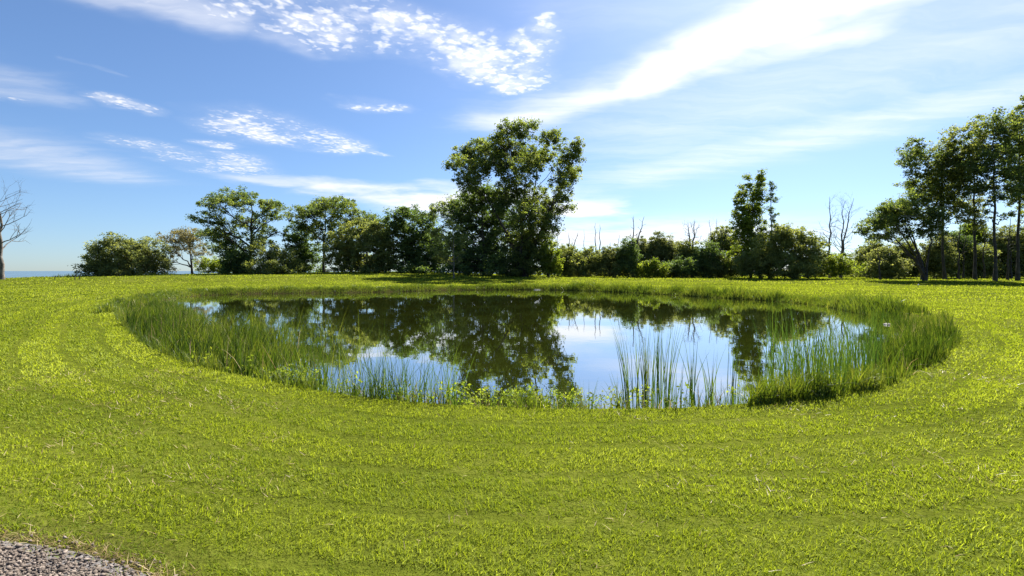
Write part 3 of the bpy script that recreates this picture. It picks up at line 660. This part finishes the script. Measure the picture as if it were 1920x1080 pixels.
plant('big_bush', 'largest rounded dark bush on the right with yellow green tips', 'bush', SG, 68, 1480, [(1462, 440, 26, 18), (1488, 446, 26, 18), (1445, 465, 28, 24), (1480, 470, 36, 26), (1515, 470, 28, 22), (1440, 495, 28, 20), (1480, 497, 38, 20), (1525, 495, 28, 20), (1480, 512, 62, 9)], 'shrub', .1, rc=.6, lpc=36, leaf=.25, seed=62, bush=True, dens=1.25)
plant('shrub', 'small grey green shrub at the left foot of the largest bush', 'bush', SG, 70, 1405, [(1395, 495, 20, 16), (1415, 498, 20, 16)], 'olive', .06, rc=.5, lpc=26, leaf=.22, seed=63, bush=True)
plant('light_bush', 'low yellow green bush right of the largest bush', 'bush', SG, 67, 1570, [(1555, 492, 18, 14), (1580, 490, 20, 14), (1600, 502, 22, 12), (1560, 508, 22, 8)], 'light', .06, rc=.48, lpc=28, leaf=.22, seed=64, bush=True)
bare('fine twigged bare tree with one long low arm, left of the bare pair', 76, 1556, 362, 30, .2, 20, 'greybark', .35, 12, 2, .6, 'bare dead trees', None, -3)
bare('fine twigged bare tree with a broom like crown, right of the bare pair', 77, 1576, 368, 34, .2, 21, 'greybark', .3, 13, 2, .6, 'bare dead trees', [10, 24])
# right wood
plant('leaning_tree', 'many stemmed tree with trunks splayed from one foot, leftmost of the right wood', 'tree', RG, 62, 1735, [(1640, 400, 20, 14), (1665, 395, 20, 13), (1632, 420, 18, 13), (1660, 415, 24, 14), (1690, 392, 22, 16), (1700, 410, 26, 16), (1725, 395, 24, 18), (1745, 410, 22, 18), (1675, 440, 22, 12, .6), (1760, 430, 20, 16, .8), (1640, 440, 14, 9, .6), (1685, 370, 14, 10, .6), (1710, 380, 24, 16, .8), (1735, 430, 24, 16, .7), (1700, 435, 20, 14, .6), (1650, 430, 20, 12, .7)], 'oak', .34, stems=5, rc=.5, lpc=28, leaf=.22, seed=70, limb=1., dens=1.25)
tall = [(1772, 66, [(1715, 270, 18, 14, .7), (1705, 290, 16, 14, .7), (1730, 290, 22, 18, .8), (1712, 320, 20, 16, .7), (1745, 310, 26, 22), (1770, 290, 24, 20, .9), (1735, 345, 26, 20), (1770, 330, 28, 24), (1710, 340, 16, 12, .6), (1750, 375, 28, 18), (1785, 370, 24, 22), (1730, 375, 18, 14, .8), (1760, 400, 26, 16, .8), (1790, 405, 22, 14, .7), (1700, 305, 14, 12, .6), (1760, 345, 30, 22)], 'cotton', 'tall tree with a broad ragged crown left of the straight trunks', (1765, 290)),
        (1828, 64, [(1790, 250, 18, 14, .7), (1810, 240, 18, 14, .7), (1795, 275, 22, 18), (1825, 270, 20, 20), (1805, 305, 26, 22), (1835, 310, 22, 22), (1815, 345, 26, 20), (1840, 360, 20, 18, .8), (1810, 385, 20, 14, .7), (1800, 330, 26, 20, .8), (1845, 280, 20, 18, .8), (1830, 390, 26, 18, .7), (1822, 420, 22, 14, .5), (1780, 310, 22, 20, .7)], 'shrub', 'tall yellow green tree with a bare lower trunk, second straight trunk from the left', (1822, 250)),
        (1866, 60, [(1850, 225, 14, 12, .7), (1872, 222, 14, 12, .7), (1845, 250, 18, 14, .8), (1870, 255, 20, 16, .8), (1855, 285, 22, 16), (1880, 290, 20, 16), (1848, 320, 22, 14), (1875, 325, 24, 16), (1850, 350, 22, 12), (1885, 355, 22, 12), (1862, 375, 22, 10, .8), (1885, 245, 18, 16, .7), (1860, 305, 26, 16, .8), (1890, 330, 22, 16, .7), (1850, 395, 20, 9, .5), (1885, 400, 18, 9, .5)], 'oak', 'tall dark tree with layered branches on a thick straight trunk', (1864, 225)),
        (1908, 61, [(1905, 210, 18, 18), (1920, 230, 20, 20), (1895, 245, 18, 14, .7), (1915, 270, 22, 20), (1900, 300, 18, 16, .7), (1925, 320, 22, 22), (1905, 345, 20, 14, .7), (1935, 280, 25, 25), (1940, 350, 22, 20), (1900, 370, 22, 16, .7), (1920, 395, 22, 14, .6), (1890, 275, 20, 18, .7), (1880, 225, 14, 14, .5)], 'cotton', 'tallest tree of the right wood, partly cut off at the edge', (1912, 215))]
for i, (bx, d, lb, mt, lab, tp) in enumerate(tall):
    plant('tall_tree', lab, 'tree', RG, d, bx, lb, mt, .3, rc=.52, lpc=25, leaf=.24, seed=80 + i, top=tp, dens=.95, limb=.9)
plant('tall_tree', 'tree just beyond the edge behind the tallest one', 'tree', RG, 70, 1965, [(1950, 260, 30, 30), (1985, 250, 30, 30), (1960, 310, 34, 30), (1990, 330, 34, 30), (1965, 370, 30, 24)], 'cotton', .32, rc=.6, lpc=25, leaf=.26, seed=86, top=(1965, 240))
under = [(1632, 478, 26, 26, 76, 'shrub', 'understorey shrub left of the splayed trunks'), (1662, 488, 26, 24, 70, 'olive', 'grey green shrub in front of the leftmost wood tree'), (1700, 480, 26, 30, 74, 'shrub', 'shrub seen between the splayed trunks'),
         (1755, 475, 24, 32, 72, 'olive', 'tall olive shrub right of the splayed trunks'), (1795, 470, 26, 36, 75, 'dark', 'dark shrub behind the first straight trunk'), (1822, 440, 20, 24, 78, 'light', 'bright green young tree top behind the second straight trunk'),
         (1842, 485, 22, 28, 72, 'shrub', 'shrub between the second trunk and the thick one'), (1885, 465, 24, 38, 74, 'olive', 'tall olive shrub right of the thick straight trunk'), (1925, 460, 26, 42, 73, 'shrub', 'shrub cut off by the edge behind the last trunk')]
for i, (cx, cy, rx, ry, d, mt, lab) in enumerate(under):
    plant('shrub', lab, 'bush', SG, d, cx, [(cx - rx * .45, cy, rx * .6, ry * .75), (cx + rx * .45, cy + ry * .15, rx * .6, ry * .75), (cx, cy - ry * .4, rx * .6, ry * .7), (cx, cy + ry * .3, rx * 1.1, ry * .6), (cx, 506, rx * 1.25, 16)], mt, .06, rc=.52, lpc=24, leaf=.23, seed=100 + i, bush=True, dens=1.4)
behind = [(1085, 46, 15), (1160, 48, 16), (1240, 46, 18), (1330, 50, 18), (1560, 60, 14), (1640, 50, 18), (1720, 50, 20), (1800, 50, 22), (1880, 50, 24)]
for i, (cx, rx, ry) in enumerate(behind):
    plant('thicket', ('far low thicket behind the ' + ['first shrub right of the cottonwood', 'forked dead tree', 'willow shrubs', 'dark shrub left of the poplar', 'bare pair', 'leftmost wood tree', 'splayed trunks', 'first straight trunk', 'thick straight trunk'][i]), 'bush', SG, 92, cx, [(cx - rx * .5, 500, rx * .6, ry * .8), (cx + rx * .5, 502, rx * .6, ry * .8), (cx, 498, rx * .6, ry), (cx, 510, rx * 1.2, 9)], 'shrub' if i % 2 else 'dark', .06, rc=.8, lpc=30, leaf=.34, seed=130 + i, bush=True, dens=1.2)
thin = [(1650, 455, 64, 'thin dark stem at the left end of the right wood'), (1797, 400, 66, 'thin dark stem just right of the broad ragged tree'), (1806, 430, 69, 'thinnest leaning stem between two straight trunks'), (1846, 420, 68, 'thin grey stem left of the thick straight trunk'),
        (1889, 400, 63, 'slim dark trunk right of the thick one'), (1897, 430, 70, 'thin leaning stem left of the last trunk')]
for i, (bx, ty, d, lab) in enumerate(thin):
    bare(lab, d, bx, ty, 12, .14, 40 + i, 'bark', .5, 5, 1, .7, 'thin bare stems in the right wood', None, (-5, 4, 8, -3, 3, -8)[i], name='bare_stem')

# ------------------------------------------------------------------ small things
def cable(py0, py1, label):
    a, b = at(1690, py0, 61.5), at(1829, py1, 63.5); T = Tubes(); t = np.linspace(0, 1, 16)[:, None]
    P = a * (1 - t) + b * t; P[:, 2] -= .25 * (4 * t[:, 0] * (1 - t[:, 0])) * .6
    o = T.add(P, np.full(16, .022), 5); o = T.build('overhead_cable', M['cable']); return tag(o, label, 'cable', 'cables through the right wood')
cable(405, 401, 'pale cable strung before the right wood, upper one of two')
cable(421, 416, 'pale cable strung before the right wood, lower one of two')
def rock(px, py, d, s, label, zoff=0):
    rng = RS(int(px)); import bmesh
    bm = bmesh.new(); bmesh.ops.create_icosphere(bm, subdivisions=3, radius=1)
    for v in bm.verts:
        n = v.co.normalized(); v.co *= 1 + .18 * math.sin(3 * n.x + px) * math.cos(4 * n.y + 2 * n.z) + .05 * math.sin(9 * n.z + 7 * n.x); v.co.x *= s[0]; v.co.y *= s[1]; v.co.z *= s[2]
    me = bpy.data.meshes.new('rock'); bm.to_mesh(me); bm.free(); me.materials.append(M['stone'])
    for p in me.polygons: p.use_smooth = True
    o = bpy.data.objects.new('rock', me); C.objects.link(o); p = at(px, py, d); o.location = (p[0], d, p[2] + zoff); tag(o, label, 'rock', 'pale rocks at the water edge')
xr, yr = unproject(1665, 607)
rock(1665, 608.5, 16.5, (.13, .1, .045), 'pale rock among the reeds at the right end of the pond')
rock(1010, 543.2, 46.9, (.45, .2, .07), 'flat white rock at the far water line below the cottonwood')

def stake():
    x, y = unproject(1722, 541); z = float(H(x, y)); root = empty('marker_stake', (x, y, z)); tag(root, 'small white capped marker stake on the far right lawn', 'stake')
    T = Tubes(); T.add([(0, 0, -.05), (0, 0, .3)], [.012, .012], 6); T.build('post', M['greybark'], root)
    T = Tubes(); T.add([(0, 0, .28), (0, 0, .3), (0, 0, .36), (0, 0, .38)], [.02, .06, .06, .015], 10); T.build('cap', M['white'], root)
stake()
def shore_weeds():
    rng = RS(91); n = 2600; px = rng.uniform(-60, 330, n); x = (px - CX) / F * 58
    y = np.interp(x, [-72, -66, -61, -50], [53, 58, 68, 70]) + rng.uniform(-4, -.3, n); x = (px - CX) / F * y
    o = blades('shore_grass', x, y, H(x, y) - .02, rng.uniform(.15, .55, n) * (.5 + vnoise(x, y, 2, 92)), .05, rng.uniform(0, 6.28, n), np.abs(rng.normal(0, .3, n)), np.abs(rng.normal(.3, .4, n)), M['bank'], rng, 2)
    tag(o, 'rough grass along the top of the lake bluff', 'grass', kind='stuff')
    for i, (px, ty, l) in enumerate([(102, 516, 3), (140, 512, 2), (147, 512, 6)]):
        d = 54; x0 = (px - CX) / F * d; T = Tubes(); z0 = float(H(x0, d)); hh = at(px, ty, d)[2] - z0
        T.add([(0, 0, -.1), (l * .03, 0, hh * .6), (l * .06, 0, hh)], [.05, .04, .01], 5); T.add([(l * .03, 0, hh * .6), (.3, 0, hh * .85)], [.03, .008], 4)
        o = T.build('driftwood_stick', M['bark']); o.location = (x0, d, z0); tag(o, ('short dark stick', 'forked dark stick beside the slanted one', 'slanted dark stick')[i] + ' poking up on the lake bluff', 'stick', 'sticks on the lake bluff')
shore_weeds()

# ------------------------------------------------------------------ sky
SUN_AZ, SUN_EL = 30.0, 47.0          # degrees right of the view, above the horizon
sd = np.array([math.sin(R(SUN_AZ)) * math.cos(R(SUN_EL)), math.cos(R(SUN_AZ)) * math.cos(R(SUN_EL)), math.sin(R(SUN_EL))])
def world():
    w = bpy.data.worlds.new('World'); bpy.context.scene.world = w; w.use_nodes = True; w.node_tree.nodes.clear(); t = NT(w.node_tree)
    out = t.node('ShaderNodeOutputWorld'); bg = t.node('ShaderNodeBackground'); t.l.new(bg.outputs[0], out.inputs[0])
    sky = t.node('ShaderNodeTexSky', sky_type='NISHITA', sun_disc=False, sun_elevation=R(SUN_EL), sun_rotation=R(SUN_AZ), altitude=100, air_density=1.0, dust_density=.75, ozone_density=8)
    tc = t.node('ShaderNodeTexCoord'); sep = t.node('ShaderNodeSeparateXYZ'); t.l.new(tc.outputs['Generated'], sep.inputs[0]); t.l.new(t.vmath('NORMALIZE', t.vmath('ADD', tc.outputs['Generated'], (0, 0, .022))), sky.inputs[0])
    dz = t.math('ADD', t.math('MAXIMUM', sep.outputs[2], 0), .03)
    cb = t.node('ShaderNodeCombineXYZ'); t.l.new(t.math('DIVIDE', sep.outputs[0], dz), cb.inputs[0]); t.l.new(t.math('DIVIDE', sep.outputs[1], dz), cb.inputs[1])
    P = cb.outputs[0]
    def pl(px, py):
        u, v = (px - CX) / F, (HOR - py) / F; n = math.sqrt(u * u + 1 + v * v); return (u / (v + .03 * n), 1 / (v + .03 * n), 0)
    wn = t.noise(P, 1.6, 4, .6)[1]; wv = t.vmath('SUBTRACT', wn, (.5, .5, .5))
    Pw = t.vmath('ADD', P, t.vmath('SCALE', wv, scale=.45))
    Pw2 = t.vmath('ADD', P, t.vmath('SCALE', wv, scale=.9))
    def capsule(a, b, r0, r1, PP, inner=.15):
        a = np.array(pl(*a)); b = np.array(pl(*b)); ab = b - a
        ap = t.vmath('SUBTRACT', PP, tuple(a)); h = t.math('DIVIDE', t.vmath('DOT_PRODUCT', ap, tuple(ab)), float(ab.dot(ab)), clamp=True)
        q = t.vmath('LENGTH', t.vmath('SUBTRACT', ap, t.vmath('SCALE', tuple(ab), scale=h)))
        r = t.math('MULTIPLY_ADD', h, r1 - r0, r0)
        return t.rng(t.math('DIVIDE', q, r), 1, inner)
    def total(L):
        s = None
        for m, k in L:
            m = t.math('MULTIPLY', m, k); s = m if s is None else t.math('MAXIMUM', s, m)
        return s
    # rippled altocumulus
    alto = total([(capsule((620, 20), (960, 140), .28, .3, Pw), 1.), (capsule((300, 10), (620, 60), .2, .3, Pw), .8), (capsule((960, 130), (1030, 50), .2, .14, Pw), .8),
                  (capsule((490, 240), (640, 275), .5, .3, Pw), 1.), (capsule((640, 275), (720, 290), .2, .1, Pw), .6), (capsule((215, 193), (255, 203), .2, .17, Pw), .95), (capsule((395, 268), (412, 270), .2, .2, Pw), .95),
                  (capsule((440, 298), (462, 320), .34, .34, Pw), .9), (capsule((250, 266), (400, 315), .3, .45, Pw), .6), (capsule((670, 200), (740, 206), .16, .12, Pw), .75), (capsule((10, 180), (50, 190), .25, .1, Pw), .5)])
    vo = t.node('ShaderNodeTexVoronoi', feature='SMOOTH_F1'); vo.inputs['Scale'].default_value = 22; vo.inputs['Smoothness'].default_value = .6
    t.l.new(t.vmath('ADD', P, t.vmath('SCALE', t.vmath('SUBTRACT', t.noise(P, 11, 3, .6)[1], (.5, .5, .5)), scale=.14)), vo.inputs['Vector'])
    cell = t.rng(vo.outputs['Distance'], .62, .15); fb = t.noise(P, 9, 7, .68)[0]
    tex = t.math('ADD', t.math('MULTIPLY', cell, .55), t.math('MULTIPLY', fb, .75))
    alto = t.math('MULTIPLY', alto, t.rng(t.noise(P, 3.2, 4, .6)[0], .36, .6, .35, 1.08))
    a1 = t.rng(t.math('ADD', tex, t.math('MULTIPLY', alto, .85)), .72, 1.95, 0, 1.15, False)
    a1 = t.math('MULTIPLY', a1, t.rng(alto, 0, .6))
    a1 = t.math('MAXIMUM', a1, t.math('MULTIPLY', t.math('MULTIPLY', alto, fb), .55))
    # cirrus streaks and veils
    mp = t.node('ShaderNodeMapping'); mp.inputs['Rotation'].default_value = (0, 0, R(52)); mp.inputs['Scale'].default_value = (.9, 4.5, 1); t.l.new(Pw, mp.inputs[0])
    st = t.noise(mp.outputs[0], 1.1, 7, .6)[0]
    cir = total([(capsule((960, 225), (1260, 140), .6, .42, Pw, 0), .85), (capsule((1200, 158), (1660, -40), .46, .42, Pw, 0), 1.12), (capsule((1180, 170), (1600, 55), .26, .34, Pw, 0), .75), (capsule((1200, 330), (2000, 150), 1.1, .65, Pw, 0), .65), (capsule((1040, 40), (1400, 20), .3, .3, Pw, 0), .4), (capsule((1250, 250), (1900, 60), 1.9, 1.3, Pw, 0), .5),
                 (capsule((130, -15), (420, 40), .2, .3, Pw), .75), (capsule((420, 30), (600, 100), .3, .16, Pw), .5), (capsule((90, 100), (260, 155), .05, .03, Pw), .3), (capsule((10, 285), (190, 325), 1.2, .8, Pw), .6), (capsule((0, 160), (80, 185), .6, .3, Pw), .5)])
    a2 = t.math('MULTIPLY', t.rng(t.math('ADD', st, t.math('MULTIPLY', cir, .7)), .4, 1.4), t.math('MINIMUM', cir, 1.0))
    # low bright bank above the horizon
    low = total([(capsule((480, 338), (620, 345), .45, .5, Pw2), .55), (capsule((640, 355), (900, 385), .7, 2.0, Pw2), .95), (capsule((1060, 395), (1110, 400), 1.5, .8, Pw2), .9), (capsule((1090, 446), (1270, 446), 4, 4, P), .9)])
    a3 = t.math('MULTIPLY', low, t.rng(t.noise(P, .9, 5, .6)[0], .25, .6))
    cov = t.math('MAXIMUM', t.math('MAXIMUM', a1, a2), a3, clamp=True)
    # clouds are lit from the sun's side
    sunv = t.vmath('DOT_PRODUCT', tc.outputs['Generated'], tuple(sd))
    bright = t.rng(sunv, -.2, 1, CLOUD * .75, CLOUD * 1.25, False)
    cc = t.node('ShaderNodeCombineColor'); t.l.new(bright, cc.inputs[0]); t.l.new(bright, cc.inputs[1]); t.l.new(t.math('MULTIPLY', bright, 1.02), cc.inputs[2])
    tint = t.node('ShaderNodeMix', data_type='RGBA', blend_type='MULTIPLY'); tint.inputs[0].default_value = 1; t.l.new(sky.outputs[0], tint.inputs[6]); tint.inputs[7].default_value = SKY_TINT
    t.l.new(t.mix(cov, tint.outputs[2], cc.outputs[0]), bg.inputs[0]); bg.inputs[1].default_value = SKY_STR
SKY_STR, CLOUD, SKY_TINT = .05, 6.9, (1, 1, 1, 1)
world()
sun = bpy.data.objects.new('sun', bpy.data.lights.new('sun', 'SUN')); C.objects.link(sun)
sun.data.energy = 5.0; sun.data.angle = R(.53); sun.data.color = (1, .95, .86)
from mathutils import Vector
sun.rotation_euler = Vector(-sd).to_track_quat('-Z', 'Y').to_euler()

cam = bpy.data.objects.new('camera', bpy.data.cameras.new('camera')); C.objects.link(cam)
cam.location = (0, 0, EYE); cam.rotation_euler = (R(90), 0, 0)
cam.data.sensor_width = 36; cam.data.lens = 36 * F / 1920; cam.data.shift_y = (HOR - 540) / 1920; cam.data.clip_start = .05; cam.data.clip_end = 90000
sc = bpy.context.scene; sc.camera = cam
sc.view_settings.view_transform = 'Standard'; sc.view_settings.look = 'None'; sc.view_settings.gamma = 1; sc.view_settings.exposure = 1.66
sc.render.engine = 'CYCLES'; sc.cycles.max_bounces = 8; sc.cycles.transparent_max_bounces = 4; sc.cycles.use_denoising = True
